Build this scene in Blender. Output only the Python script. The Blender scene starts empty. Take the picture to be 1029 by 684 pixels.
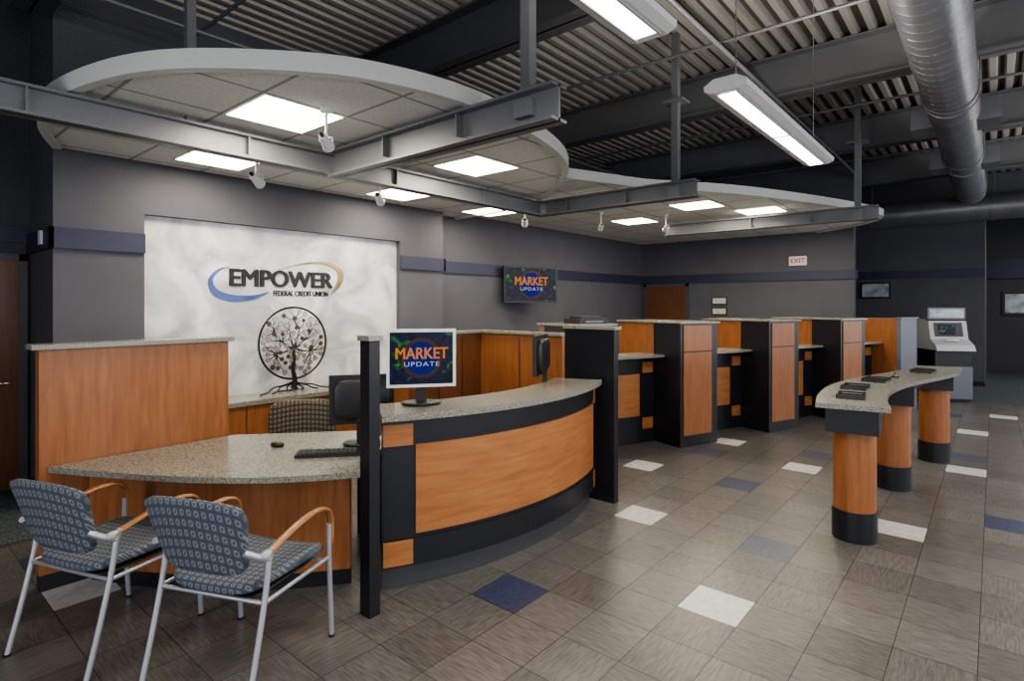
import bpy, math, random
from mathutils import Matrix, Vector
random.seed(4)
D=bpy.data; C=bpy.context
sc=C.scene
col=sc.collection
pi=math.pi
try: sc.view_settings.look='AgX - Medium High Contrast'
except Exception as e: print('look',e)

# ---------------------------------------------------------------- materials
def newmat(name):
    m=D.materials.new(name); m.use_nodes=True
    nt=m.node_tree; b=nt.nodes['Principled BSDF']
    return m,nt,b
def plain(name,c,rough=.5,metal=0,emis=None,es=0,spec=None):
    m,nt,b=newmat(name)
    b.inputs['Base Color'].default_value=(*c,1); b.inputs['Roughness'].default_value=rough
    b.inputs['Metallic'].default_value=metal
    if spec is not None: b.inputs['Specular IOR Level'].default_value=spec
    if emis:
        b.inputs['Emission Color'].default_value=(*emis,1); b.inputs['Emission Strength'].default_value=es
    return m
def noisy(name,c1,c2,scale=(1,1,1),ns=5,detail=4,rough=.5,metal=0,p0=.3,p1=.7,bump=0,spec=None,dist=0):
    m,nt,b=newmat(name)
    N=nt.nodes; L=nt.links
    tc=N.new('ShaderNodeTexCoord'); mp=N.new('ShaderNodeMapping'); mp.inputs['Scale'].default_value=scale
    nz=N.new('ShaderNodeTexNoise'); nz.inputs['Scale'].default_value=ns; nz.inputs['Detail'].default_value=detail
    nz.inputs['Distortion'].default_value=dist
    cr=N.new('ShaderNodeValToRGB')
    cr.color_ramp.elements[0].position=p0; cr.color_ramp.elements[0].color=(*c1,1)
    cr.color_ramp.elements[1].position=p1; cr.color_ramp.elements[1].color=(*c2,1)
    L.new(tc.outputs['Object'],mp.inputs['Vector']); L.new(mp.outputs[0],nz.inputs['Vector'])
    L.new(nz.outputs['Fac'],cr.inputs['Fac']); L.new(cr.outputs[0],b.inputs['Base Color'])
    b.inputs['Roughness'].default_value=rough; b.inputs['Metallic'].default_value=metal
    if spec is not None: b.inputs['Specular IOR Level'].default_value=spec
    if bump:
        bp=N.new('ShaderNodeBump'); bp.inputs['Strength'].default_value=bump; bp.inputs['Distance'].default_value=.01
        L.new(nz.outputs['Fac'],bp.inputs['Height']); L.new(bp.outputs[0],b.inputs['Normal'])
    return m

M={}
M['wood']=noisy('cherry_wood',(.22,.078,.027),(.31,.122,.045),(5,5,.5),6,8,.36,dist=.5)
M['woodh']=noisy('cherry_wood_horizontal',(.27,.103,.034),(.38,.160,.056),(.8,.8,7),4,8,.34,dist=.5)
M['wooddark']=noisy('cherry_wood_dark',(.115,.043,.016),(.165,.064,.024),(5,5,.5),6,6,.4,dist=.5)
M['door']=noisy('door_wood',(.10,.038,.018),(.14,.056,.028),(6,6,.6),5,5,.4)
M['black']=plain('black_laminate',(.010,.011,.016),.35)
M['plinth']=plain('dark_plinth',(.05,.053,.06),.45)
M['granite']=noisy('speckled_granite',(.09,.09,.076),(.34,.33,.285),(1,1,1),170,2,.22,p0=.38,p1=.64)
M['wall']=noisy('gray_wall_paint',(.078,.079,.096),(.088,.089,.108),(1,1,1),3,3,.7)
M['walldk']=plain('dark_wall_paint',(.055,.055,.066),.7)
M['trim']=plain('slate_blue_trim',(.026,.028,.064),.5)
M['plaster']=noisy('white_plaster',(.33,.34,.37),(.66,.67,.69),(1,1,1),1.9,10,.42,bump=.4,dist=1.3,p0=.33,p1=.64)
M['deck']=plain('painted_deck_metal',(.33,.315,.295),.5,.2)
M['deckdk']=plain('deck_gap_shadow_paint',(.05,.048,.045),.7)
M['steel']=plain('gray_steel_paint',(.165,.17,.183),.42,.3)
M['steeldk']=plain('dark_steel_paint',(.075,.078,.085),.5,.2)
M['duct']=noisy('galvanized_duct',(.18,.185,.21),(.235,.24,.27),(1,1,1),3,3,.38,.6)
M['rim']=plain('canopy_rim_paint',(.52,.53,.51),.5)
M['white']=plain('white_paint',(.62,.62,.62),.4)
M['lightgray']=plain('light_gray_plastic',(.36,.37,.40),.4)
M['gray']=plain('gray_laminate',(.13,.14,.18),.4)
M['silver']=plain('silver_powdercoat',(.42,.43,.47),.35,.6)
M['chrome']=plain('chrome',(.7,.7,.7),.2,1)
M['blackplastic']=plain('black_plastic',(.012,.012,.014),.4)
M['armwood']=noisy('arm_wood',(.24,.105,.038),(.34,.155,.058),(4,4,4),6,4,.35)
M['lamp']=plain('lamp_diffuser',(.9,.9,.85),.5,0,(1,.92,.70),10)
M['lampw']=plain('pendant_lens',(.9,.9,.9),.5,0,(1,.97,.90),8)
M['grout']=plain('grout',(.045,.042,.04),.8)
M['blue']=noisy('blue_tile',(.028,.036,.078),(.048,.057,.11),(1,1,1),30,3,.36)
M['slate']=noisy('slate_tile',(.052,.058,.088),(.078,.086,.122),(1,1,1),30,3,.36)
M['whitet']=noisy('white_tile',(.42,.42,.41),(.54,.54,.53),(1,1,1),20,3,.36)
M['carpet']=noisy('speckled_carpet',(.018,.026,.032),(.09,.115,.115),(1,1,1),60,2,.95,p0=.4,p1=.65)
M['ink']=plain('black_lettering',(.006,.006,.01),.5)
M['logoblue']=noisy('blue_swoosh',(.01,.015,.10),(.07,.12,.38),(1,1,1),3,1,.4)
M['logogold']=noisy('gold_swoosh',(.05,.04,.03),(.40,.30,.14),(1,1,1),3,1,.4)
M['iron']=plain('wrought_iron',(.02,.019,.019),.4,.6)
M['leaf']=plain('bronze_leaf',(.12,.06,.045),.35,.6)
M['leaf2']=plain('silver_leaf',(.42,.41,.38),.3,.75)
M['red']=plain('exit_red',(.5,.02,.02),.5)
M['picture']=noisy('framed_print',(.55,.6,.6),(.15,.2,.3),(1,1,1),6,3,.3)
for i,(a,bb) in enumerate([((.080,.074,.069),(.136,.127,.119)),((.092,.085,.079),(.150,.141,.132)),((.069,.064,.060),(.120,.112,.105))]):
    M['t%da'%i]=noisy('porcelain_tile_%da'%i,a,bb,(1,12,1),9,6,.34,p0=.38,p1=.62)
    M['t%db'%i]=noisy('porcelain_tile_%db'%i,a,bb,(12,1,1),9,6,.34,p0=.38,p1=.62)

def canopymat():
    m,nt,b=newmat('ceiling_tile_grid'); N=nt.nodes; L=nt.links
    tc=N.new('ShaderNodeTexCoord'); sp=N.new('ShaderNodeSeparateXYZ'); L.new(tc.outputs['Object'],sp.inputs[0])
    outs=[]
    for ax,off in (('X',1.71),('Y',3.49)):
        a=N.new('ShaderNodeMath'); a.operation='SUBTRACT'; a.inputs[1].default_value=off-6.1; L.new(sp.outputs[ax],a.inputs[0])
        d=N.new('ShaderNodeMath'); d.operation='DIVIDE'; d.inputs[1].default_value=.61; L.new(a.outputs[0],d.inputs[0])
        f=N.new('ShaderNodeMath'); f.operation='FRACT'; L.new(d.outputs[0],f.inputs[0])
        s=N.new('ShaderNodeMath'); s.operation='SUBTRACT'; s.inputs[1].default_value=.5; L.new(f.outputs[0],s.inputs[0])
        ab=N.new('ShaderNodeMath'); ab.operation='ABSOLUTE'; L.new(s.outputs[0],ab.inputs[0])
        g=N.new('ShaderNodeMath'); g.operation='GREATER_THAN'; g.inputs[1].default_value=.480; L.new(ab.outputs[0],g.inputs[0])
        outs.append(g)
    mx=N.new('ShaderNodeMath'); mx.operation='MAXIMUM'; L.new(outs[0].outputs[0],mx.inputs[0]); L.new(outs[1].outputs[0],mx.inputs[1])
    nz=N.new('ShaderNodeTexNoise'); nz.inputs['Scale'].default_value=90
    cr=N.new('ShaderNodeValToRGB'); cr.color_ramp.elements[0].position=.35; cr.color_ramp.elements[0].color=(.56,.56,.54,1)
    cr.color_ramp.elements[1].position=.6; cr.color_ramp.elements[1].color=(.66,.66,.64,1)
    L.new(tc.outputs['Object'],nz.inputs['Vector']); L.new(nz.outputs['Fac'],cr.inputs[0])
    mix=N.new('ShaderNodeMix'); mix.data_type='RGBA'; L.new(mx.outputs[0],mix.inputs['Factor']); L.new(cr.outputs[0],mix.inputs['A'])
    mix.inputs['B'].default_value=(.28,.28,.28,1); L.new(mix.outputs['Result'],b.inputs['Base Color']); b.inputs['Roughness'].default_value=.8
    return m
M['ctile']=canopymat()

def fabric(name,base,ring,dot,k=17):
    m,nt,b=newmat(name); N=nt.nodes; L=nt.links
    tc=N.new('ShaderNodeTexCoord'); sp=N.new('ShaderNodeSeparateXYZ'); L.new(tc.outputs['Object'],sp.inputs[0])
    def mth(op,a,bv=None):
        n=N.new('ShaderNodeMath'); n.operation=op
        if hasattr(a,'is_linked'): L.new(a,n.inputs[0])
        else: n.inputs[0].default_value=a
        if bv is not None:
            if hasattr(bv,'is_linked'): L.new(bv,n.inputs[1])
            else: n.inputs[1].default_value=bv
        return n.outputs[0]
    u=mth('MULTIPLY',sp.outputs['Y'],k); w=mth('MULTIPLY',mth('ADD',sp.outputs['X'],sp.outputs['Z']),k)
    fu=mth('SUBTRACT',mth('FRACT',mth('ADD',u,50.)),.5); fw=mth('SUBTRACT',mth('FRACT',mth('ADD',w,50.)),.5)
    au=mth('ABSOLUTE',fu); aw=mth('ABSOLUTE',fw)
    sq=mth('MAXIMUM',au,aw)
    r=mth('SQRT',mth('ADD',mth('MULTIPLY',fu,fu),mth('MULTIPLY',fw,fw)))
    e1=mth('GREATER_THAN',sq,.43)
    e2=mth('LESS_THAN',r,.30); e3=mth('LESS_THAN',r,.15)
    def mixc(f,a,bc):
        n=N.new('ShaderNodeMix'); n.data_type='RGBA'; L.new(f,n.inputs['Factor'])
        if isinstance(a,tuple): n.inputs['A'].default_value=(*a,1)
        else: L.new(a,n.inputs['A'])
        n.inputs['B'].default_value=(*bc,1); return n.outputs['Result']
    c=mixc(e1,base,tuple(x*.6 for x in base)); c=mixc(e2,c,ring); c=mixc(e3,c,dot)
    L.new(c,b.inputs['Base Color']); b.inputs['Roughness'].default_value=.9
    return m
M['fabric']=fabric('blue_patterned_fabric',(.075,.090,.120),(.185,.20,.205),(.05,.058,.095),27)
M['fabric2']=fabric('tan_patterned_fabric',(.05,.042,.038),(.24,.19,.12),(.02,.02,.03),30)

def screenmat():
    m,nt,b=newmat('screen_picture'); N=nt.nodes; L=nt.links
    tc=N.new('ShaderNodeTexCoord')
    nz=N.new('ShaderNodeTexNoise'); nz.inputs['Scale'].default_value=11; nz.inputs['Detail'].default_value=5; nz.inputs['Distortion'].default_value=1.5
    cr=N.new('ShaderNodeValToRGB'); E=cr.color_ramp.elements
    E[0].position=.42; E[0].color=(.002,.003,.01,1); E[1].position=.76; E[1].color=(.2,.4,.1,1)
    e=E.new(.50); e.color=(.004,.010,.07,1); e=E.new(.57); e.color=(.002,.006,.008,1); e=E.new(.66); e.color=(.01,.16,.05,1)
    L.new(tc.outputs['Object'],nz.inputs['Vector'])
    L.new(nz.outputs['Fac'],cr.inputs[0]); L.new(cr.outputs[0],b.inputs['Emission Color']); b.inputs['Emission Strength'].default_value=.8
    b.inputs['Base Color'].default_value=(.006,.006,.006,1); b.inputs['Roughness'].default_value=.3; b.inputs['Specular IOR Level'].default_value=.2
    return m
M['screen']=screenmat()
M['scrtext']=plain('screen_orange_text',(.1,.04,.01),.5,0,(1,.32,.03),.5,.1)
M['scrtext2']=plain('screen_white_text',(.1,.1,.1),.5,0,(.9,.95,1),.35,.1)
M['scrblue']=plain('screen_blue_disc',(.0,.0,.02),.5,0,(.02,.05,.50),.26,.1)
M['scrred']=plain('screen_red_ring',(.02,.0,.0),.5,0,(.5,.05,.03),.22,.1)

# ---------------------------------------------------------------- mesh builder
class MB:
    def __init__(s): s.v=[];s.f=[];s.m=[];s.sm=[];s.mats=[];s.M=Matrix.Identity(4)
    def mi(s,k):
        if k not in s.mats: s.mats.append(k)
        return s.mats.index(k)
    def add(s,vs,fs,mat,smooth=False):
        o=len(s.v); s.v+= [tuple(s.M@Vector(p)) for p in vs]
        i=s.mi(mat)
        for f in fs: s.f.append([o+a for a in f]); s.m.append(i); s.sm.append(smooth)
    def box(s,x0,x1,y0,y1,z0,z1,mat):
        vs=[(x,y,z) for z in (z0,z1) for x,y in ((x0,y0),(x1,y0),(x1,y1),(x0,y1))]
        s.add(vs,[(0,3,2,1),(4,5,6,7),(0,1,5,4),(1,2,6,5),(2,3,7,6),(3,0,4,7)],mat)
    def prism(s,poly,z0,z1,mat,smooth=False,mtop=None,mbot=None):
        n=len(poly)
        a=sum(poly[i][0]*poly[(i+1)%n][1]-poly[(i+1)%n][0]*poly[i][1] for i in range(n))
        if a<0: poly=poly[::-1]
        vs=[(x,y,z0) for x,y in poly]+[(x,y,z1) for x,y in poly]
        s.add(vs,[[i,(i+1)%n,n+(i+1)%n,n+i] for i in range(n)],mat,smooth)
        s.add([(x,y,z1) for x,y in poly],[list(range(n))],mtop or mat)
        s.add([(x,y,z0) for x,y in poly],[list(range(n))[::-1]],mbot or mat)
    def cyl(s,p0,p1,r,mat,n=20,r2=None,caps=True):
        p0=Vector(p0);p1=Vector(p1);r2=r if r2 is None else r2
        d=(p1-p0).normalized(); a=d.orthogonal().normalized(); b=d.cross(a)
        vs=[]
        for p,rr in ((p0,r),(p1,r2)):
            for i in range(n):
                t=2*pi*i/n; vs.append(p+a*math.cos(t)*rr+b*math.sin(t)*rr)
        s.add(vs,[[i,(i+1)%n,n+(i+1)%n,n+i] for i in range(n)],mat,True)
        if caps:
            s.add(vs[:n],[list(range(n))[::-1]],mat); s.add(vs[n:],[list(range(n))],mat)
    def tube(s,path,r,mat,n=10,closed=False,flat=None):
        P=[Vector(p) for p in path]; k=len(P); vs=[]
        prev=None
        for i,p in enumerate(P):
            if closed: d=(P[(i+1)%k]-P[i-1])
            else: d=P[min(i+1,k-1)]-P[max(i-1,0)]
            d.normalize()
            if prev is None: a=d.orthogonal().normalized()
            else:
                a=prev-d*prev.dot(d)
                if a.length<1e-5: a=d.orthogonal()
                a.normalize()
            if flat:
                a=Vector(flat[2]); a=(a-d*a.dot(d)).normalized()
            prev=a; b=d.cross(a)
            for j in range(n):
                t=2*pi*j/n
                if flat: vs.append(p+a*math.cos(t)*flat[0]+b*math.sin(t)*flat[1])
                else:
                    rr=r[i] if isinstance(r,(list,tuple)) else r
                    vs.append(p+a*math.cos(t)*rr+b*math.sin(t)*rr)
        fs=[]
        for i in range(k if closed else k-1):
            for j in range(n):
                i2=(i+1)%k
                fs.append([i*n+j,i*n+(j+1)%n,i2*n+(j+1)%n,i2*n+j])
        s.add(vs,fs,mat,True)
        if not closed:
            s.add(vs[:n],[list(range(n))[::-1]],mat); s.add(vs[-n:],[list(range(n))],mat)
    def sell(s,c,abc,mat,e1=.35,e2=.35,nu=28,nv=16,warp=None):
        def pw(x,e): return math.copysign(abs(x)**e,x)
        vs=[];fs=[]
        for j in range(nv+1):
            ph=-pi/2+pi*j/nv
            for i in range(nu):
                th=2*pi*i/nu
                p=[c[0]+abc[0]*pw(math.cos(ph),e1)*pw(math.cos(th),e2),c[1]+abc[1]*pw(math.cos(ph),e1)*pw(math.sin(th),e2),c[2]+abc[2]*pw(math.sin(ph),e1)]
                if warp: p=warp(*p)
                vs.append(tuple(p))
        for j in range(nv):
            for i in range(nu): fs.append([j*nu+i,j*nu+(i+1)%nu,(j+1)*nu+(i+1)%nu,(j+1)*nu+i])
        s.add(vs,fs,mat,True)
    def arc(s,c,r0,r1,a0,a1,z0,z1,mat,n=24):
        A=[math.radians(a0+(a1-a0)*i/n) for i in range(n+1)]
        out=[(c[0]+r1*math.cos(a),c[1]+r1*math.sin(a)) for a in A]
        inn=[(c[0]+r0*math.cos(a),c[1]+r0*math.sin(a)) for a in A]
        vs=[(x,y,z) for z in (z0,z1) for (x,y) in out+inn]; m=n+1; K=2*m
        for i in range(n):
            s.add([vs[i],vs[i+1],vs[K+i+1],vs[K+i]],[(0,1,2,3)],mat)
            s.add([vs[m+i],vs[m+i+1],vs[K+m+i+1],vs[K+m+i]],[(3,2,1,0)],mat)
            s.add([vs[K+i],vs[K+i+1],vs[K+m+i+1],vs[K+m+i]],[(0,1,2,3)],mat)
            s.add([vs[i],vs[i+1],vs[m+i+1],vs[m+i]],[(3,2,1,0)],mat)
        s.add([vs[0],vs[m],vs[K+m],vs[K]],[(3,2,1,0)],mat)
        s.add([vs[n],vs[m+n],vs[K+m+n],vs[K+n]],[(0,1,2,3)],mat)
    def text(s,body,size,T,mat,sx=1,extr=.004,align='CENTER',bold=.0,spacing=1.0):
        cu=D.curves.new('t','FONT'); cu.body=body; cu.size=size; cu.extrude=extr; cu.align_x=align; cu.align_y='CENTER'; cu.space_character=spacing
        ob=D.objects.new('t',cu); col.objects.link(ob); C.view_layer.update()
        me=D.meshes.new_from_object(ob.evaluated_get(C.evaluated_depsgraph_get()))
        old=s.M
        shifts=[(0,0)] if not bold else [(-bold,0),(bold,0),(0,bold*.5),(0,-bold*.5),(-bold*.5,0),(bold*.5,0)]
        for i,(dx,dy) in enumerate(shifts):
            s.M=old@T@Matrix.Translation((dx,dy,i*.0002))@Matrix.Diagonal((sx,1,1,1))
            s.add([tuple(v.co) for v in me.vertices],[list(p.vertices) for p in me.polygons],mat)
        s.M=old; D.objects.remove(ob); D.meshes.remove(me)
    def obj(s,name,loc=(0,0,0),rz=0,bevel=0):
        me=D.meshes.new(name); me.from_pydata(s.v,[],s.f)
        for k in s.mats: me.materials.append(M[k])
        me.polygons.foreach_set('material_index',s.m); me.polygons.foreach_set('use_smooth',s.sm); me.update()
        o=D.objects.new(name,me); o.location=loc; o.rotation_euler=(0,0,rz); col.objects.link(o)
        if bevel:
            b=o.modifiers.new('bevel','BEVEL'); b.width=bevel; b.segments=2; b.limit_method='ANGLE'; b.angle_limit=math.radians(50)
        return o
def T(x,y,z): return Matrix.Translation((x,y,z))
def R(deg,ax): return Matrix.Rotation(math.radians(deg),4,ax)
def smoothpts(pts,n=8,closed=False):
    out=[];k=len(pts)
    for i in range(k if closed else k-1):
        if closed: p=[pts[(i+j)%k] for j in (-1,0,1,2)]
        else: p=[pts[max(i-1,0)],pts[i],pts[i+1],pts[min(i+2,k-1)]]
        for j in range(n):
            t=j/n
            out.append(tuple(.5*((2*b)+(c-a)*t+(2*a-5*b+4*c-d)*t*t+(3*b-a-3*c+d)*t**3) for a,b,c,d in zip(*p)))
    if not closed: out.append(tuple(pts[-1]))
    return out

# ================================================================ ROOM
H=4.6
XE,XW,YN,YS=19.5,-3.0,7.0,-4.0
def carpet(x,y): return x>13.0 or (y>5.35 and x<1.9) 
m=MB(); m.box(XW,XE,YS,YN,-.1,0,'grout')
s=.33; ox,oy=.11,.06
acc={}
def setacc(x,y,k): acc[(math.floor((x-ox)/s),math.floor((y-oy)/s))]=k
for x,y,k in [(3.24,1.21,'whitet'),(2.59,2.2,'blue'),(4.26,2.15,'whitet'),(5.6,1.8,'blue'),(5.59,2.75,'whitet'),(6.53,2.5,'slate'),
  (7.21,2.37,'whitet'),(7.23,1.69,'slate'),(6.59,1.45,'whitet'),(4.26,1.17,'slate'),(5.3,.72,'whitet'),(7.4,.07,'whitet'),(5.74,-.12,'blue'),
  (8.06,.38,'slate'),(10.,.33,'whitet'),(.9,4.19,'whitet'),(.85,4.75,'blue'),(8.9,1.2,'whitet'),(9.6,-.3,'slate'),(11.5,.0,'whitet'),(11.2,.7,'blue'),
  (1.2,1.2,'blue'),(1.9,.3,'whitet'),(-.5,2.5,'whitet'),(3.2,-.6,'whitet'),(4.5,-1.2,'blue')]: setacc(x,y,k)
g=.0018
for i in range(int((XW-ox)/s)-1,int((XE-ox)/s)+1):
    for j in range(int((YS-oy)/s)-1,int((YN-oy)/s)+1):
        x0=ox+i*s;y0=oy+j*s
        if x0<XW or x0+s>XE or y0<YS or y0+s>YN: continue
        if carpet(x0+s/2,y0+s/2): continue
        k=acc.get((i,j))
        if not k: k='t%d%s'%(random.choice([0,0,1,2]),'a' if random.random()<.5 else 'b')
        m.add([(x0+g,y0+g,.002),(x0+s-g,y0+g,.002),(x0+s-g,y0+s-g,.002),(x0+g,y0+s-g,.002)],[(0,1,2,3)],k)
m.box(13.05,XE,YS,YN,-.02,.004,'carpet'); m.box(XW,1.9,5.4,YN,-.02,.004,'carpet')
m.obj('floor')

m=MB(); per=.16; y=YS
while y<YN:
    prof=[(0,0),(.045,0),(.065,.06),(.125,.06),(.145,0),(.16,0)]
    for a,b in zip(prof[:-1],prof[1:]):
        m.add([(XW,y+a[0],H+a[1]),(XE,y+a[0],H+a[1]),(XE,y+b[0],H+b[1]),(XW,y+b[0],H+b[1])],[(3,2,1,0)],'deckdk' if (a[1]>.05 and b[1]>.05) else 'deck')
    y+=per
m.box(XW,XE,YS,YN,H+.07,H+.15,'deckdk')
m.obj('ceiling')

def wallobj(name,boxes):
    m=MB()
    for b in boxes: m.box(*b)
    return m.obj(name)
t0,t1=2.2,2.38
m=MB()
m.box(1.16,1.84,6.08,7.0,0,H,'wall'); m.box(4.85,5.62,6.08,7.0,0,H,'wall'); m.box(1.84,4.85,6.08,7.0,2.57,H,'wall')
m.box(1.84,4.85,6.16,7.0,0,2.57,'plaster')
m.obj('wall_logo')
m=MB(); m.box(1.13,1.84,6.05,6.08,t0,t1,'trim'); m.box(1.13,1.16,6.05,7.0,t0,t1,'trim'); m.box(4.85,5.65,6.05,6.08,t0,t1,'trim'); m.box(5.62,5.65,6.05,6.35,t0,t1,'trim')
m.box(5.65,12.2,6.32,6.35,t0,t1,'trim'); m.box(12.17,12.2,1.97,6.35,t0,t1,'trim'); m.box(12.2,12.45,1.97,2.0,t0,t1,'trim')
m.box(-3,1.16,6.97,7.0,2.3,2.45,'trim'); m.box(15.47,15.5,.15,6.3,t0+.1,t1+.1,'trim'); m.box(19.4,19.5,YS,.15,2.4,2.9,'trim')
m.obj('trim_1')
m=MB(); m.box(5.62,12.2,6.33,6.35,.0,.1,'black'); m.box(12.18,12.2,2.0,5.2,.0,.1,'black'); m.box(15.48,15.5,.15,6.3,.0,.1,'black'); m.box(1.14,1.16,6.08,7,0,.1,'black'); m.obj('baseboard_back')
wallobj('wall_back',[(5.62,XE,6.35,7.0,0,H,'wall'),(XW,1.16,7.0,7.2,0,H,'walldk')])
wallobj('wall_partition',[(12.2,12.4,2.0,6.35,0,H,'wall')])
wallobj('wall_lobby',[(15.5,15.7,.15,6.35,0,H,'wall'),(15.7,XE,.15,.35,0,H,'wall')])
wallobj('wall_east',[(XE,XE+.2,YS,YN,0,H,'walldk')])
m=MB(); m.box(XW,XE,YS-.2,YS,0,.5,'wall'); m.box(XW,XE,YS-.2,YS,3.2,H,'wall')
xs=[XW,-1.5,1.2,2.2,4.9,5.9,8.6,9.6,12.3,13.6,16.3,XE]
for i in range(0,len(xs)-1,2): m.box(xs[i],xs[i+1],YS-.2,YS,.5,3.2,'wall')
m.obj('wall_south')
wn=0
for i in range(1,len(xs)-1,2):
    wn+=1; m=MB(); a,b=xs[i],xs[i+1]
    for q in (a,(a+b)/2-.03,b-.06): m.box(q,q+.06,YS-.15,YS-.05,.5,3.2,'steeldk')
    for q in (.5,2.3,3.14): m.box(a,b,YS-.15,YS-.05,q,q+.06,'steeldk')
    m.obj('window_%d'%wn)
m=MB(); m.box(XW-.2,XW,YS,YN,0,.5,'wall'); m.box(XW-.2,XW,YS,YN,3.2,H,'wall')
ys=[YS,-2.6,.2,1.2,4.0,YN]
for i in range(0,6,2): m.box(XW-.2,XW,ys[i],ys[i+1],.5,3.2,'wall')
m.obj('wall_west')
for i in (1,3):
    wn+=1; m=MB(); a,b=ys[i],ys[i+1]
    for q in (a,(a+b)/2-.03,b-.06): m.box(XW-.15,XW-.05,q,q+.06,.5,3.2,'steeldk')
    for q in (.5,2.3,3.14): m.box(XW-.15,XW-.05,a,b,q,q+.06,'steeldk')
    m.obj('window_%d'%wn)
def door(name,M4,w=.95,h=2.13):
    m=MB(); m.M=M4
    m.box(-w/2-.06,-w/2,-.03,.02,0,h+.06,'steeldk'); m.box(w/2,w/2+.06,-.03,.02,0,h+.06,'steeldk'); m.box(-w/2-.06,w/2+.06,-.03,.02,h,h+.06,'steeldk')
    m.box(-w/2,w/2,-.02,.02,.01,h,'door')
    m.cyl((w/2-.08,-.02,1.0),(w/2-.08,-.07,1.0),.012,'chrome'); m.cyl((w/2-.08,-.07,1.0),(w/2-.2,-.07,1.0),.012,'chrome')
    m.obj(name)
door('door_1',T(.60,6.975,0)); door('door_2',T(12.17,5.72,0)@R(-90,'Z'))

# ================================================================ CANOPIES
def canopy(name,front,rest,zb,rimw=.085):
    f=smoothpts(front,10)
    m=MB(); poly=f+rest
    m.prism(poly,zb,zb+.05,'rim',mbot='ctile')
    k=len(f); nrm=[]
    for i in range(k):
        a=Vector(f[max(i-1,0)]);b=Vector(f[min(i+1,k-1)]); d=(b-a).normalized(); nrm.append(Vector((d.y,-d.x)))
    o=[(Vector(f[i])+nrm[i]*.03) for i in range(k)]; n_=[(Vector(f[i])-nrm[i]*.03) for i in range(k)]
    z0,z1=zb-.025,zb+rimw
    for i in range(k-1):
        A=[(*o[i],z0),(*o[i+1],z0),(*o[i+1],z1),(*o[i],z1)]; m.add(A,[(0,1,2,3)],'rim')
        B=[(*n_[i],z0),(*n_[i+1],z0),(*n_[i+1],z1),(*n_[i],z1)]; m.add(B,[(3,2,1,0)],'rim')
        m.add([(*o[i],z0),(*o[i+1],z0),(*n_[i+1],z0),(*n_[i],z0)],[(3,2,1,0)],'rim')
        m.add([(*o[i],z1),(*o[i+1],z1),(*n_[i+1],z1),(*n_[i],z1)],[(0,1,2,3)],'rim')
    return m.obj(name)
ZC1,ZC2=3.05,3.12
canopy('ceiling_canopy',[(1.17,6.0),(.95,5.3),(.90,4.51),(1.13,3.62),(1.66,3.0),(2.15,2.73),(2.76,2.64),(3.52,2.75),(4.25,3.0),(4.85,3.42),(5.5,4.15),(5.95,5.1),(6.1,6.3)],[(5.67,6.31),(5.66,6.04),(1.2,6.04)],ZC1)
canopy('ceiling_canopy',[(5.06,3.58),(5.47,3.42),(6.17,3.15),(6.66,2.80),(7.5,2.32),(8.88,1.77),(10.2,1.38),(10.8,1.42),(11.5,1.85),(12.13,2.6)],[(12.13,6.3),(6.22,6.3),(6.07,5.05),(5.6,4.1)],ZC2)
def troffer(x,y,z,p=23,w=.6):
    m=MB(); h=w/2
    m.box(-h,h,-h,h,-.006,-.001,'rim'); m.box(-h+.02,h-.02,-h+.02,h-.02,-.010,-.006,'lamp')
    m.obj('recessed_light_panel',(x,y,z))
    l=D.lights.new('panel_light','AREA'); l.shape='SQUARE'; l.size=w-.06; l.energy=p; l.color=(1,.88,.70)
    o=D.objects.new('panel_light',l); o.location=(x,y,z-.02); col.objects.link(o)
for x,y in [(2.015,3.795),(2.25,5.4),(3.95,3.8),(4.35,5.45),(6.0,5.5)]: troffer(x,y,ZC1)
for x,y in [(6.4,4.05),(8.6,4.6),(7.8,3.2),(8.85,2.65),(9.9,3.95),(10.6,2.5)]: troffer(x,y,ZC2)

# ================================================================ STEEL
def chan(m,p0,p1,z0,z1,w=.12,mat='steel'):
    (x0,y0),(x1,y1)=p0,p1
    if abs(x1-x0)>abs(y1-y0):
        m.box(x0,x1,y0-.01,y0+.01,z0,z1,mat)
        m.box(x0,x1,y0-w/2,y0+w/2,z0,z0+.018,mat); m.box(x0,x1,y0-w/2,y0+w/2,z1-.018,z1,mat)
    else:
        m.box(x0-.01,x0+.01,y0,y1,z0,z1,mat)
        m.box(x0-w/2,x0+w/2,y0,y1,z0,z0+.018,mat); m.box(x0-w/2,x0+w/2,y0,y1,z1-.018,z1,mat)
m=MB(); chan(m,(-1.8,4.35),(5.66,4.35),2.83,3.01)
for q in (-1.2,.45,1.6): m.box(q-.03,q+.03,4.32,4.38,3.0,H-.002,'steel')
for q in (.7,2.0,3.4,4.6): m.box(q-.006,q+.006,4.30,4.40,2.848,2.992,'steel')
m.obj('steel_beam')
for X,Yn,Yf in ((2.73,1.95,4.29),(5.74,2.35,4.45),(8.75,1.15,4.1)):
    m=MB(); chan(m,(X,Yn),(X,Yf),2.80 if X<3 else 2.84,3.02,w=.15)
    m.box(X-.035,X+.035,Yn+.2,Yn+.27,3.0,4.11,'steel'); m.box(X-.06,X+.06,Yn+.17,Yn+.30,2.86,2.96,'steel')
    m.box(X-.1,X+.1,Yn+.12,Yn+.35,3.86,3.88,'steel')
    for q in (Yn+.8,Yn+1.6): m.box(X-.07,X+.07,q-.006,q+.006,2.85,3.0,'steel')
    m.box(X-.035,X+.035,Yn+.2,Yn+.27,4.11,H-.002,'steel')
    m.obj('steel_beam')
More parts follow.
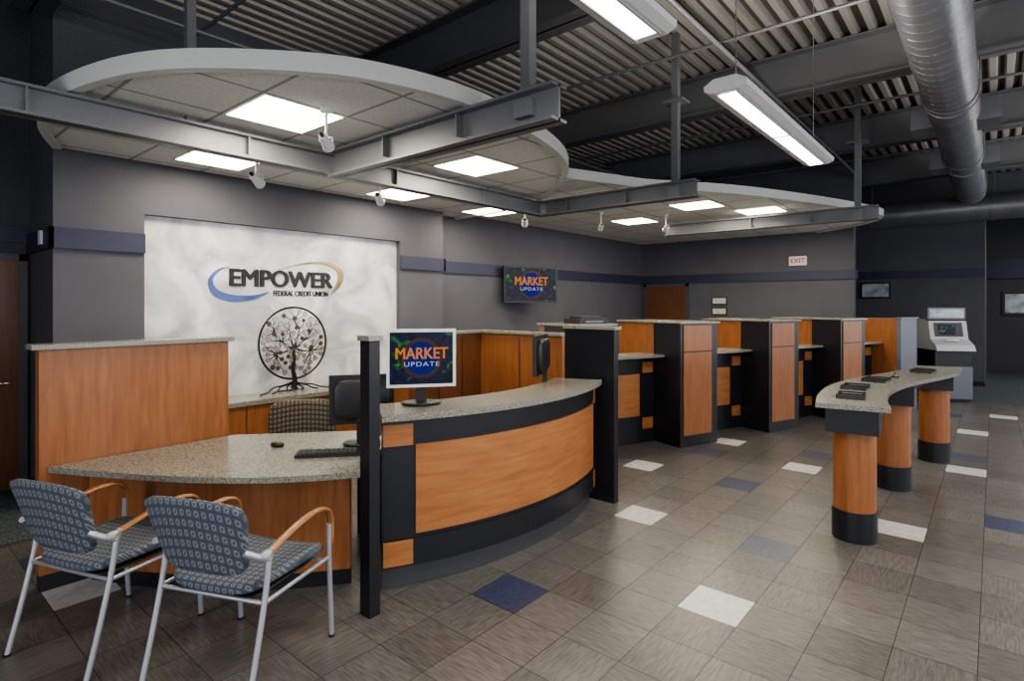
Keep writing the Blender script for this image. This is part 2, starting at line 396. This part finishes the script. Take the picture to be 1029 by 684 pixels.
for X in (1.0,4.0,7.1,10.2,13.3,16.4):
    m=MB(); chan(m,(X,YS),(X,6.05 if X<12 else YN-.7),4.12,4.595,w=.26,mat='steeldk' if X<5 else 'steel'); m.obj('roof_girder')
m=MB()
for yy in (-2.2,1.9,5.2): m.cyl((XW+.05,yy,4.06),(12.1,yy,4.06),.022,'steel',10)
for xx in (2.2,5.6,8.5,11.7): m.cyl((xx,YS+.05,4.3),(xx,6.0,4.3),.018,'steel',10)
for xx in (3.4,6.4,9.3,12.): m.cyl((xx,1.9,4.05),(xx,1.9,3.8),.012,'chrome',8); m.cyl((xx,1.9,3.8),(xx,1.9,3.79),.03,'white',12)
m.obj('sprinkler_pipework')
m=MB(); yd,zd,rd=.34,3.85,.225
m.cyl((-2.5,yd,zd),(13.9,yd,zd),rd,'duct',48)
x=-2.4
path=[]
n=0
while x<13.8:
    t=n*2*pi/24; path.append((x,yd+(rd+.0005)*math.cos(t),zd+(rd+.0005)*math.sin(t))); x+=.16/24; n+=1
m.tube(path,.003,'duct',4)
for q in (3.1,7.3,10.8): m.cyl((q,yd,zd),(q+.05,yd,zd),rd+.010,'duct',48)
for q in (8.0,10.5): 
    m.box(q,q+.5,yd+.16,yd+.40,zd-.12,zd+.12,'duct'); m.box(q+.03,q+.47,yd+.40,yd+.405,zd-.09,zd+.09,'steeldk')
    m.box(q,q+.5,yd-.40,yd-.16,zd-.12,zd+.12,'duct')
for q in (1.,4.,7.1,10.2,13.3): m.tube([(q,yd-rd-.01,4.12),(q,yd-rd-.01,zd)]+[(q,yd-(rd+.01)*math.cos(a*pi/12),zd-(rd+.01)*math.sin(a*pi/12)) for a in range(13)]+[(q,yd+rd+.01,4.12)],.008,'steel',6)
m.obj('spiral_duct')
m=MB(); m.cyl((14.3,-3.5,3.6),(14.3,5.5,3.6),.25,'duct',32)
for q in (-2,0,2,4): m.cyl((14.3,q,3.6),(14.3,q+.05,3.6),.262,'duct',32); m.cyl((14.3,q,3.84),(14.3,q,4.59),.008,'steel',6)
m.obj('round_duct')

def pendant(x0,x1,y,z):
    m=MB(); L=x1-x0
    w=.13
    P=[(-w,.02),(-w+.005,-.012),(-.08,-.03),(.08,-.03),(w-.005,-.012),(w,.02),(.07,.055),(-.07,.055)]
    vs=[(0,a,b) for a,b in P]+[(L,a,b) for a,b in P]; n=len(P)
    m.add(vs,[[i,(i+1)%n,n+(i+1)%n,n+i][::-1] for i in range(n)],'white'); m.add(vs[:n],[list(range(n))],'white'); m.add(vs[n:],[list(range(n))[::-1]],'white')
    m.box(.06,L-.06,-.055,.055,-.036,-.029,'lampw')
    for sg in (-1,1): m.box(.04,L-.04,sg*.062-.005,sg*.062+.005,-.042,-.028,'lightgray')
    for q in (.2,L-.2): m.cyl((q,0,.05),(q,0,H-z-.003),.004,'chrome',6); m.cyl((q,0,.05),(q,0,.08),.03,'white',12)
    m.box(L/2-.01,L/2+.01,-.08,.08,-.04,-.03,'white')
    m.obj('linear_pendant_light',(x0,y,z))
    l=D.lights.new('pendant_light','AREA'); l.shape='RECTANGLE'; l.size=L-.2; l.size_y=.10; l.energy=48; l.color=(1,.93,.82)
    o=D.objects.new('pendant_light',l); o.location=((x0+x1)/2,y,z-.045); col.objects.link(o)
    l=D.lights.new('pendant_uplight','AREA'); l.shape='RECTANGLE'; l.size=L-.2; l.size_y=.12; l.energy=48; l.color=(1,.93,.82)
    o=D.objects.new('pendant_uplight',l); o.location=((x0+x1)/2,y,z+.065); o.rotation_euler=(pi,0,0); col.objects.link(o)
pendant(.13,2.57,1.28,3.05); pendant(3.47,5.89,1.25,3.05); pendant(6.8,9.2,-1.6,3.05); pendant(10.2,12.6,-1.6,3.05); pendant(.13,2.57,-1.6,3.05); pendant(3.47,5.89,-1.6,3.05)

for x,y,z,zc,sc_ in [(2.29,4.79,2.78,ZC1,1.35),(2.13,3.46,2.82,ZC1,1.2),(3.57,4.81,2.80,ZC1,1.35),(6.05,4.9,2.84,ZC1,1.3),(7.5,4.58,2.9,ZC2,1.2),(8.3,3.9,2.9,ZC2,1.2)]:
    m=MB(); m.M=Matrix.Diagonal((sc_,sc_,sc_,1)); hz=(zc-z-.001)/sc_
    m.cyl((0,0,hz),(0,0,.03),.008,'white',10); m.cyl((0,0,hz),(0,0,hz-.018),.035,'white',16)
    m.tube([(-.04,0,.0),(-.04,0,.035),(.04,0,.035),(.04,0,.0)],.005,'white',6)
    d=Vector((.65,.55,-.25)).normalized()
    m.cyl(-d*.07,d*.05,.022,'white',18,r2=.034); m.cyl(d*.05,d*.053,.026,'lamp',18); m.cyl(-d*.085,-d*.07,.012,'blackplastic',12)
    m.cyl((-.04,0,0),(.04,0,0),.006,'blackplastic',8)
    m.obj('track_spotlight',(x,y,z))
def spot(loc,tgt,e,ang=60):
    l=D.lights.new('spot_light','SPOT'); l.energy=e; l.spot_size=math.radians(ang); l.spot_blend=.8; l.color=(1,.93,.8); l.shadow_soft_size=.04
    o=D.objects.new('spot_light',l); o.location=loc; o.rotation_euler=(Vector(tgt)-Vector(loc)).to_track_quat('-Z','Y').to_euler(); col.objects.link(o)
spot((2.39,4.88,2.74),(2.8,6.15,1.7),65,75); spot((3.67,4.90,2.76),(4.0,6.15,1.7),65,75)

# ================================================================ LOGO / SCULPTURE
m=MB(); LX=T(3.25,6.150,2.0)@R(90,'X')
m.text('EMPOWER',.258,LX,'ink',sx=1.0,extr=.008,bold=.0105)
m.text('FEDERAL CREDIT UNION',.085,T(3.47,6.155,1.845)@R(90,'X'),'ink',sx=.72,extr=.004,bold=.0022)
def swoosh(pts,ws,mat):
    P=smoothpts(pts,10); W=smoothpts([(w,0) for w in ws],10); k=len(P); vs=[]
    for i in range(k):
        a=Vector(P[max(i-1,0)]);b=Vector(P[min(i+1,k-1)]);d=(b-a).normalized();n=Vector((-d.y,d.x)); w=max(W[i][0],.001)
        for sgn in (1,-1):
            q=Vector(P[i])+n*sgn*w; vs.append((q.x,6.150,q.y)); vs.append((q.x,6.162,q.y))
    fs=[]
    for i in range(k-1):
        o=i*4; fs+=[(o,o+2,o+6,o+4),(o,o+4,o+5,o+1),(o+2,o+3,o+7,o+6)]
    m.add(vs,fs,mat)
swoosh([(2.66,2.12),(2.54,2.08),(2.46,1.97),(2.51,1.85),(2.68,1.79),(2.90,1.80),(3.08,1.86)],[.003,.012,.022,.034,.036,.024,.003],'logoblue')
swoosh([(3.18,2.11),(3.45,2.19),(3.74,2.22),(3.93,2.17),(3.99,2.07),(3.94,1.94),(3.84,1.84)],[.003,.008,.014,.026,.036,.028,.003],'logogold')
m.obj('wall_logo_sign')

m=MB(); r=.39
m.tube([(r*math.cos(t*2*pi/72),0,r*math.sin(t*2*pi/72)) for t in range(72)],.012,'iron',8,closed=True)
random.seed(7)
pts=[]
tries=0
while len(pts)<78 and tries<40000:
    tries+=1
    a=random.uniform(0,2*pi); q=r*.91*math.sqrt(random.random()); x,z=q*math.cos(a),q*math.sin(a)
    if z<-.28 and abs(x)<.07: continue
    if all((x-u)**2+(z-w)**2>.058**2 for u,w in pts): pts.append((x,z))
m.tube([(0,0,-.50),(.014,0,-.40),(-.012,0,-.28),(.004,0,-.17),(0,0,-.06)],[.034,.026,.022,.018,.012],'iron',10)
hubs=[(.0,-.05),(-.13,.02),(.13,.03),(-.05,.14),(.07,.16),(-.2,-.1),(.2,-.09),(-.22,.15),(.23,.16),(0,.26)]
par={1:0,2:0,3:0,4:0,5:0,6:0,7:1,8:2,9:4}
for k,p_ in par.items():
    a=hubs[p_];b=hubs[k]; mid=((a[0]+b[0])/2+random.uniform(-.02,.02),(a[1]+b[1])/2-.02)
    m.tube(smoothpts([(a[0],0,a[1]),(mid[0],.004,mid[1]),(b[0],0,b[1])],4),[.011-.0006*i for i in range(9)],'iron',7)
for x,z in pts:
    hb=min(hubs,key=lambda h:(h[0]-x)**2+(h[1]-z)**2+ (0.02 if z<h[1] else 0))
    mid=((x+hb[0])/2+random.uniform(-.02,.02),(z+hb[1])/2+random.uniform(-.02,.0))
    m.tube(smoothpts([(hb[0],0,hb[1]),(mid[0],.0,mid[1]),(x,0,z)],3),.0045,'iron',5)
    rr=random.uniform(.018,.026); mt=random.choice(['leaf2','leaf2','leaf2','leaf2','leaf'])
    m.cyl((x,-.008,z),(x,-.003,z),rr,mt,16)
    m.tube([(x+rr*math.cos(t*2*pi/16),-.004,z+rr*math.sin(t*2*pi/16)) for t in range(16)],.0045,'iron',5,closed=True)
for a in (-1.05,-.7,-.35,.35,.7,1.05,.1,-.1): 
    m.tube(smoothpts([(0,0,-.42),(a*.10,.02,-.455),(a*.2,-.03*a,-.47),(a*.29,-.03,-.505),(a*.38,-.05 if abs(a)>.4 else .08,-.523)],3),.0085,'iron',7)
m.obj('tree_sculpture',(3.21,5.86,1.300))

m=MB(); m.box(1.92,4.80,5.66,6.05,.08,.72,'wood'); m.box(1.94,4.78,5.70,6.03,.005,.08,'black'); m.box(1.88,4.84,5.62,6.07,.72,.765,'granite')
for q in (2.6,3.3,4.0): m.box(q,q+.006,5.655,5.662,.1,.7,'black')
m.obj('credenza')

# ================================================================ RECEPTION DESK
CX,CY=3.29,4.92
m=MB(); c=(CX,CY)
a0,a1=-119.3,-67.2
R1=2.46
m.arc(c,R1-.10,R1-.05,a0,a1,.004,.15,'plinth',40)
m.arc(c,R1-.08,R1-.012,a0,a1,.14,1.03,'black',40)
m.arc(c,R1-.015,R1,a0+4.6,a1-1.8,.33,.87,'woodh',40)
m.arc(c,R1-.015,R1-.001,a0,a1,.14,.30,'black',40); m.arc(c,R1-.015,R1-.002,a0,a1,.90,1.03,'black',40)
for aa,ab in ((a0,a0+4.2),(a1-1.5,a1)):
    m.arc(c,R1-.015,R1+.001,aa,ab,.87,1.0,'woodh',4); m.arc(c,R1-.015,R1+.001,aa,ab,.15,.30,'woodh',4)
m.arc(c,R1-.36,R1+.06,a0-.3,a1+.1,1.03,1.07,'granite',48)
m.arc(c,R1-.75,R1-.08,a0+24,a1-3,.72,.75,'granite',40)
m.obj('curved_reception_counter',bevel=.003)
m=MB(); m.box(1.865,1.935,2.60,2.69,.002,1.52,'black'); m.box(1.853,1.947,2.588,2.702,1.52,1.55,'granite'); m.obj('counter_end_post',bevel=.003)
m=MB(); m.box(4.31,4.38,2.50,3.02,.002,1.50,'black'); m.box(4.29,4.40,2.48,3.03,1.50,1.53,'granite'); m.obj('counter_end_panel',bevel=.003)
m=MB(); m.box(.76,1.86,4.335,4.43,.10,1.45,'wood'); m.box(.765,1.855,4.34,4.425,.002,.10,'black'); m.box(.72,1.89,4.30,4.47,1.45,1.482,'granite')
m.obj('privacy_panel',bevel=.003)
m=MB()
front=smoothpts([(.80,4.32),(1.0,3.92),(1.27,3.46),(1.60,3.07),(1.97,2.80)],8)
back=[(2.15,3.05),(2.55,3.25),(2.62,3.7),(1.9,4.32)]
m.prism(front+back,.715,.75,'granite')
fp=smoothpts([(1.0,4.30),(1.18,3.95),(1.43,3.58),(1.72,3.26),(2.02,3.02)],8); k=len(fp)
n_=[(x+.035,y+.03) for x,y in fp]
m.prism(fp+n_[::-1],.10,.715,'wood'); m.prism([(x+.01,y+.01) for x,y in fp]+n_[::-1],.003,.10,'black')
m.box(2.5,2.56,3.3,3.64,.003,.715,'black')
m.obj('guest_desk',bevel=.002)
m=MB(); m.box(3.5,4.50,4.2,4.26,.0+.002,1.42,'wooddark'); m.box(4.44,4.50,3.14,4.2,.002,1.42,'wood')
m.box(3.47,4.53,4.17,4.29,1.42,1.45,'granite'); m.box(4.41,4.53,3.14,4.17,1.42,1.45,'granite')
for q in (3.66,): m.box(4.435,4.44,q,q+.01,.1,1.4,'black')
for q in (3.83,4.15): m.box(q,q+.008,4.195,4.2,.1,1.4,'black')
m.box(3.8,3.81,4.17,4.19,.9,1.02,'chrome')
m.obj('back_partition',bevel=.002)

# ================================================================ TELLER ROW
m=MB(); base=T(6.5,2.87,0)@R(-20,'Z'); m.M=base; S=1.65
hh=1.49
for k in (-1,0,1,2):
    x=S*k; dd=1.12 if k>=0 else .55
    m.box(x,x+.64,0,.45,.002,hh,'black')
    m.box(x+.05,x+.53,-.012,.0,.14,1.14,'wood'); m.box(x+.05,x+.53,-.012,.0,1.155,hh-.02,'wood')
    m.box(x+.002,x+.638,.45,dd,.002,hh,'wood')
    m.box(x-.02,x+.66,-.03,dd+.02,hh,hh+.022,'granite')
for k in (-1,0,1,2):
    x0=S*k+.64; x1=S*(k+1)
    m.box(x0,x1,.44,.52,.002,1.04,'black')
    m.box(x0+.05,x1-.25,.43,.44,.34,.86,'woodh')
    m.box(x1-.2,x1-.03,.43,.44,.87,1.0,'woodh'); m.box(x1-.2,x1-.03,.43,.44,.17,.31,'woodh')
    m.box(x0,x1,.26,.72,1.07,1.10,'granite'); m.box(x0,x1,.43,.53,1.04,1.07,'black')
    m.box(x0,x1,.52,1.1,.72,.75,'granite')
x=S*3
m.box(x,x+.5,-.02,.05,.002,hh,'gray'); m.box(x-.002,x+.05,.05,1.12,.002,hh,'wood'); m.box(x-.02,x+.52,-.04,.08,hh,hh+.022,'granite'); m.box(x+.45,x+.5,.05,1.12,.002,hh,'gray')
m.obj('teller_counter',bevel=.002)
def market(m,w,y):
    s_=w/.45; old=m.M.copy()
    def disc(rx,mat,yy):
        m.M=old@T(0,yy,0)@R(90,'X'); n=36
        m.add([(rx*s_*math.cos(2*pi*i/n),min(rx,.148)*s_*math.sin(2*pi*i/n),0) for i in range(n)],[list(range(n))],mat); m.M=old
    disc(.132,'scrred',y); disc(.127,'ink',y-.0006); disc(.108,'scrblue',y-.0012)
    m.text('MARKET',.105*s_,T(0,y-.0025,.028*s_)@R(90,'X'),'scrtext',sx=.86,extr=.0005,bold=.0022*s_)
    m.text('UPDATE',.042*s_,T(0,y-.0025,-.04*s_)@R(90,'X'),'scrtext2',sx=1.35,extr=.0005,spacing=1.15)
def monitor(name,w,h,frame,loc,rz,z0=.12,text=False,tilt=0):
    m=MB()
    m.sell((0,.03,.010),(.13,.10,.010),'blackplastic',.5,1,28,8)
    m.box(-.035,.035,.035,.06,.012,z0+h*.4,'blackplastic')
    m.M=T(0,0,z0+h/2)@R(tilt,'X')
    m.box(-w/2,w/2,-.01,.025,-h/2,h/2,frame); m.sell((0,.035,0),(w/2-.03,.03,h/2-.03),'blackplastic',.4,.4,24,10)
    b=.02
    m.box(-w/2+b,w/2-b,-.013,-.009,-h/2+b,h/2-b,'screen' if text else 'blackplastic')
    if text: market(m,w,-.014)
    return m.obj(name,loc,rz)
monitor('computer_monitor',.445,.375,'white',(2.435,2.835,1.072),math.radians(-36),z0=.115,text=True)
monitor('computer_monitor',.44,.34,'blackplastic',(2.36,3.38,.752),math.radians(145),z0=.14)
monitor('computer_monitor',.44,.33,'blackplastic',(3.84,2.95,.752),math.radians(205),z0=.38)
m=MB(); m.box(-.52,.52,-.03,.03,-.31,.31,'blackplastic'); m.box(-.485,.485,-.034,-.03,-.27,.28,'screen'); market(m,.86,-.037)
m.box(-.12,.12,.03,.08,-.1,.1,'blackplastic'); m.tube([(0,.08,0),(.05,.15,0),(.10,.24,0)],.025,'blackplastic',8)
m.obj('wall_television',(7.62,6.05,2.06),math.radians(-22))
m=MB(); m.box(-.21,.21,-.07,.07,0,.018,'blackplastic')
for i in range(14):
    for j in range(5): m.box(-.2+i*.0285,-.2+i*.0285+.022,-.06+j*.025,-.06+j*.025+.019,.018,.024,'blackplastic')
m.obj('computer_keyboard',(2.05,3.28,.752),math.radians(-40))
m=MB(); m.sell((0,0,.008),(.03,.05,.02),'blackplastic',.8,.9,18,10); m.obj('computer_mouse',(1.93,3.74,.757),.4)
m=MB(); m.box(-.2,.2,-.15,.15,0,.05,'blackplastic'); m.box(-.16,.16,-.12,.10,.05,.075,'blackplastic'); m.box(-.12,.12,-.152,-.15,.01,.03,'gray'); m.obj('receipt_printer',(5.42,3.50,1.514),math.radians(-20))

# ================================================================ CHECK STAND
m=MB()
cl=smoothpts([(4.52,.75),(5.0,.83),(5.6,.86),(6.3,.77),(6.9,.62),(7.5,.50),(8.0,.50)],8)
def off(cl,w0):
    o=[]
    for i in range(len(cl)):
        a=Vector(cl[max(i-1,0)]);b=Vector(cl[min(i+1,len(cl)-1)]);d=(b-a).normalized();n=Vector((-d.y,d.x)); q=Vector(cl[i])+n*w0; o.append((q.x,q.y))
    return o
m.prism(off(cl,.225)+off(cl,-.225)[::-1],.99,1.025,'granite')
for x,y in ((4.85,.79),(6.42,.73),(7.82,.51)):
    m.cyl((x,y,.002),(x,y,.22),.148,'black',40); m.cyl((x,y,.22),(x,y,.8),.14,'wood',40)
    m.M=T(x,y,0)@R(4,'Z'); m.box(-.2,.2,-.165,.165,.80,.99,'black'); m.M=Matrix.Identity(4)
m.box(5.0,6.25,.78,.82,.87,.99,'black'); m.M=T(7.12,.62,0)@R(-9,'Z'); m.box(-.6,.6,-.02,.02,.87,.99,'black'); m.M=Matrix.Identity(4)
m.obj('check_writing_stand')
def tray(x,y,rz):
    m=MB(); m.box(-.12,.12,-.09,.09,0,.012,'blackplastic')
    for a in (-.12,.11): m.box(a,a+.01,-.09,.09,.012,.03,'blackplastic')
    m.box(-.12,.12,.08,.09,.012,.03,'blackplastic'); m.box(-.005,.005,-.09,.09,.012,.028,'blackplastic')
    m.box(-.10,-.015,-.07,.07,.012,.018,'gray'); m.box(.015,.1,-.07,.07,.012,.02,'gray')
    m.obj('deposit_slip_tray',(x,y,1.026),rz)
tray(4.9,.82,.1); tray(5.45,.88,0); tray(6.1,.82,-.1); tray(7.2,.56,-.1)
m=MB(); m.cyl((0,0,0),(0,0,.012),.035,'blackplastic',20); m.cyl((0,0,.01),(.02,.01,.09),.005,'blackplastic',8); m.tube([(0,0,.01),(.05,.02,.012),(.09,.0,.012)],.003,'chrome',6); m.obj('counter_pen',(6.5,.72,1.026))

# ================================================================ CHAIRS
def guest_chair(loc,rz):
    m=MB()
    def wseat(x,y,z): return (x,y*(1+.08*x/.26),z-1.0*max(x-.18,0)**2*2+.35*y*y)
    m.sell((.01,0,.455),(.265,.255,.034),'fabric',.5,.3,48,14,wseat)
    m.sell((.0,0,.422),(.235,.23,.012),'blackplastic',.5,.3,32,8)
    def wback(x,y,z):
        t=(z-.5)
        x2=x-.25*t+.55*y*y
        z2=z+( -.30*y*y*max(0,(z-.70)/.18) )
        return (x2-.27,y*(1+.12*(z-.70)/.18),z2)
    m.sell((0,0,.715),(.020,.245,.175),'fabric',.3,.3,44,26,wback)
    for sg in (1,-1):
        y=.285*sg
        m.tube(smoothpts([(-.34,y,.0),(-.28,y,.22),(-.225,y,.45),(-.20,y,.60),(-.18,y,.645)],5),.0135,'silver',10)
        m.tube(smoothpts([(.27,y,.0),(.255,y,.25),(.245,y,.45),(.245,y,.59)],5),.0135,'silver',10)
        m.cyl((-.34,y,0),(-.34,y,.012),.016,'blackplastic',12); m.cyl((.27,y,0),(.27,y,.012),.016,'blackplastic',12)
        m.tube([(-.232,y,.42),(.247,y,.42)],.010,'silver',8)
        m.tube(smoothpts([(-.22,y,.625),(-.14,y,.647),(0,y,.68),(.13,y,.693),(.225,y,.67),(.258,y,.60),(.252,y,.49)],6),0,'armwood',12,flat=(.021,.010,(0,1,0)))
        m.tube([(-.20,y,.60),(-.26,y*.94,.63),(-.30,y*.84,.66)],.015,'silver',8); m.sell((-.215,y,.625),(.035,.020,.018),'lightgray',.8,.8,14,10)
    m.tube([(-.232,-.285,.42),(-.232,.285,.42)],.010,'silver',8); m.tube([(.2,-.285,.42),(.2,.285,.42)],.010,'silver',8)
    return m.obj(name='guest_chair',loc=loc,rz=rz)
guest_chair((1.285,2.775,.002),math.radians(24))
guest_chair((.94,3.53,.002),math.radians(20))

m=MB()
m.sell((0,0,.44),(.25,.25,.04),'fabric2',.5,.4,32,12)
m.sell((0,0,.71),(.035,.27,.19),'fabric2',.4,.5,36,20,lambda x,y,z:(x-.24-.15*(z-.5)+.5*y*y,y,z))
m.tube([(-.1,0,.40),(-.28,0,.42),(-.30,0,.56)],.02,'blackplastic',8)
m.cyl((0,0,.08),(0,0,.41),.03,'blackplastic',14)
for i in range(5):
    a=i*2*pi/5; m.tube([(0,0,.1),(.28*math.cos(a),.28*math.sin(a),.07)],.018,'blackplastic',8); m.cyl((.28*math.cos(a),.28*math.sin(a)-.02,.03),(.28*math.cos(a),.28*math.sin(a)+.02,.03),.028,'blackplastic',14)
for sg in (1,-1): m.tube([(-.05,.27*sg,.40),(0,.29*sg,.56),(.1,.29*sg,.62),(-.15,.29*sg,.62)],.015,'blackplastic',8)
m.obj('task_chair',(2.42,4.30,.003),math.radians(238))

# ================================================================ ATM, wall things
m=MB()
m.box(-.28,.28,-.3,.35,.0,1.0,'blackplastic'); m.box(-.285,.285,-.34,-.3,.05,.62,'gray')
P=[(-.42,.90),(-.36,1.0),(-.18,1.1),(-.1,1.42),(.3,1.45),(.35,.9)]
vs=[(-.3,a,b) for a,b in P]+[(.3,a,b) for a,b in P]; n=6
m.add(vs,[[i,(i+1)%n,n+(i+1)%n,n+i] for i in range(n)]+[list(range(n))[::-1],list(range(n,2*n))],'lightgray')
m.M=T(0,-.145,1.26)@R(-14,'X'); m.box(-.22,.22,-.012,.0,-.12,.13,'blackplastic'); m.box(-.17,.1,-.016,-.012,-.09,.1,'screen'); m.M=Matrix.Identity(4)
m.M=T(0,-.27,1.06)@R(60,'X'); m.box(-.12,.1,-.01,.01,-.05,.05,'chrome'); m.M=Matrix.Identity(4)
m.box(-.3,.3,-.08,.1,1.45,1.66,'gray'); m.box(-.27,.27,-.085,-.08,1.48,1.63,'picture')
m.obj('cash_machine',(13.0,.70,.006),math.radians(-62),bevel=.006)

m=MB(); m.box(-.16,.16,-.03,0,-.09,.09,'white'); m.text('EXIT',.13,T(0,-.031,0)@R(90,'X'),'red',extr=.001,bold=.003); m.obj('exit_sign',(12.19,2.95,2.58),math.radians(-90))
for y,z in ((4.5,1.80),(4.5,1.58)):
    m=MB(); m.box(-.16,.16,-.02,0,-.08,.08,'blackplastic'); m.box(-.14,.14,-.024,-.02,-.06,.06,'whitet'); m.obj('framed_notice',(12.195,y,z),math.radians(-90))
m=MB(); m.box(-.3,.3,-.04,0,-.19,.19,'blackplastic'); m.box(-.26,.26,-.045,-.04,-.15,.15,'picture'); m.obj('wall_picture',(15.49,2.1,2.05),math.radians(-90))
m=MB(); m.box(-.4,.4,-.04,0,-.3,.3,'blackplastic'); m.box(-.34,.34,-.045,-.04,-.24,.24,'picture'); m.obj('wall_picture',(19.49,-.55,1.75),math.radians(-90))
m=MB(); m.box(-.04,.04,-.02,0,-.06,.06,'white'); m.obj('wall_thermostat',(1.125,6.3,2.3),math.radians(-90))

# ================================================================ LIGHT
def area(name,loc,tgt,sx,sy,e,c=(1,1,1)):
    l=D.lights.new(name,'AREA'); l.shape='RECTANGLE'; l.size=sx; l.size_y=sy; l.energy=e; l.color=c
    o=D.objects.new(name,l); o.location=loc; o.rotation_euler=(Vector(tgt)-Vector(loc)).to_track_quat('-Z','Z').to_euler(); col.objects.link(o)
for a,b in ((-1.5,1.2),(2.2,4.9),(5.9,8.6),(9.6,12.3),(13.6,16.3)):
    x=(a+b)/2; area('daylight_fill',(x,YS-.4,1.85),(x,YS+1,1.75),2.6,2.6,95,(.95,.97,1))
for a,b in ((-2.6,.2),(1.2,4.0)):  # fill lamps added outside the unseen west windows behind the camera
    y=(a+b)/2; area('daylight_fill',(XW-.4,y,1.85),(XW+1,y,1.75),2.6,2.6,95,(.95,.97,1))
area('ceiling_light_far',(16.5,-1.5,3.6),(16.5,-1.5,0),1.2,1.2,60,(1,.94,.85))
w=D.worlds.new('world'); sc.world=w; w.use_nodes=True
w.node_tree.nodes['Background'].inputs[0].default_value=(.65,.72,.82,1); w.node_tree.nodes['Background'].inputs[1].default_value=.8

cam=D.cameras.new('camera'); cam.sensor_width=36; cam.lens=20.0; cam.shift_y=-36/1029; cam.clip_start=.05
co=D.objects.new('camera',cam); co.location=(0,0,1.72); co.rotation_euler=(pi/2,0,math.radians(40.3-90)); col.objects.link(co); sc.camera=co
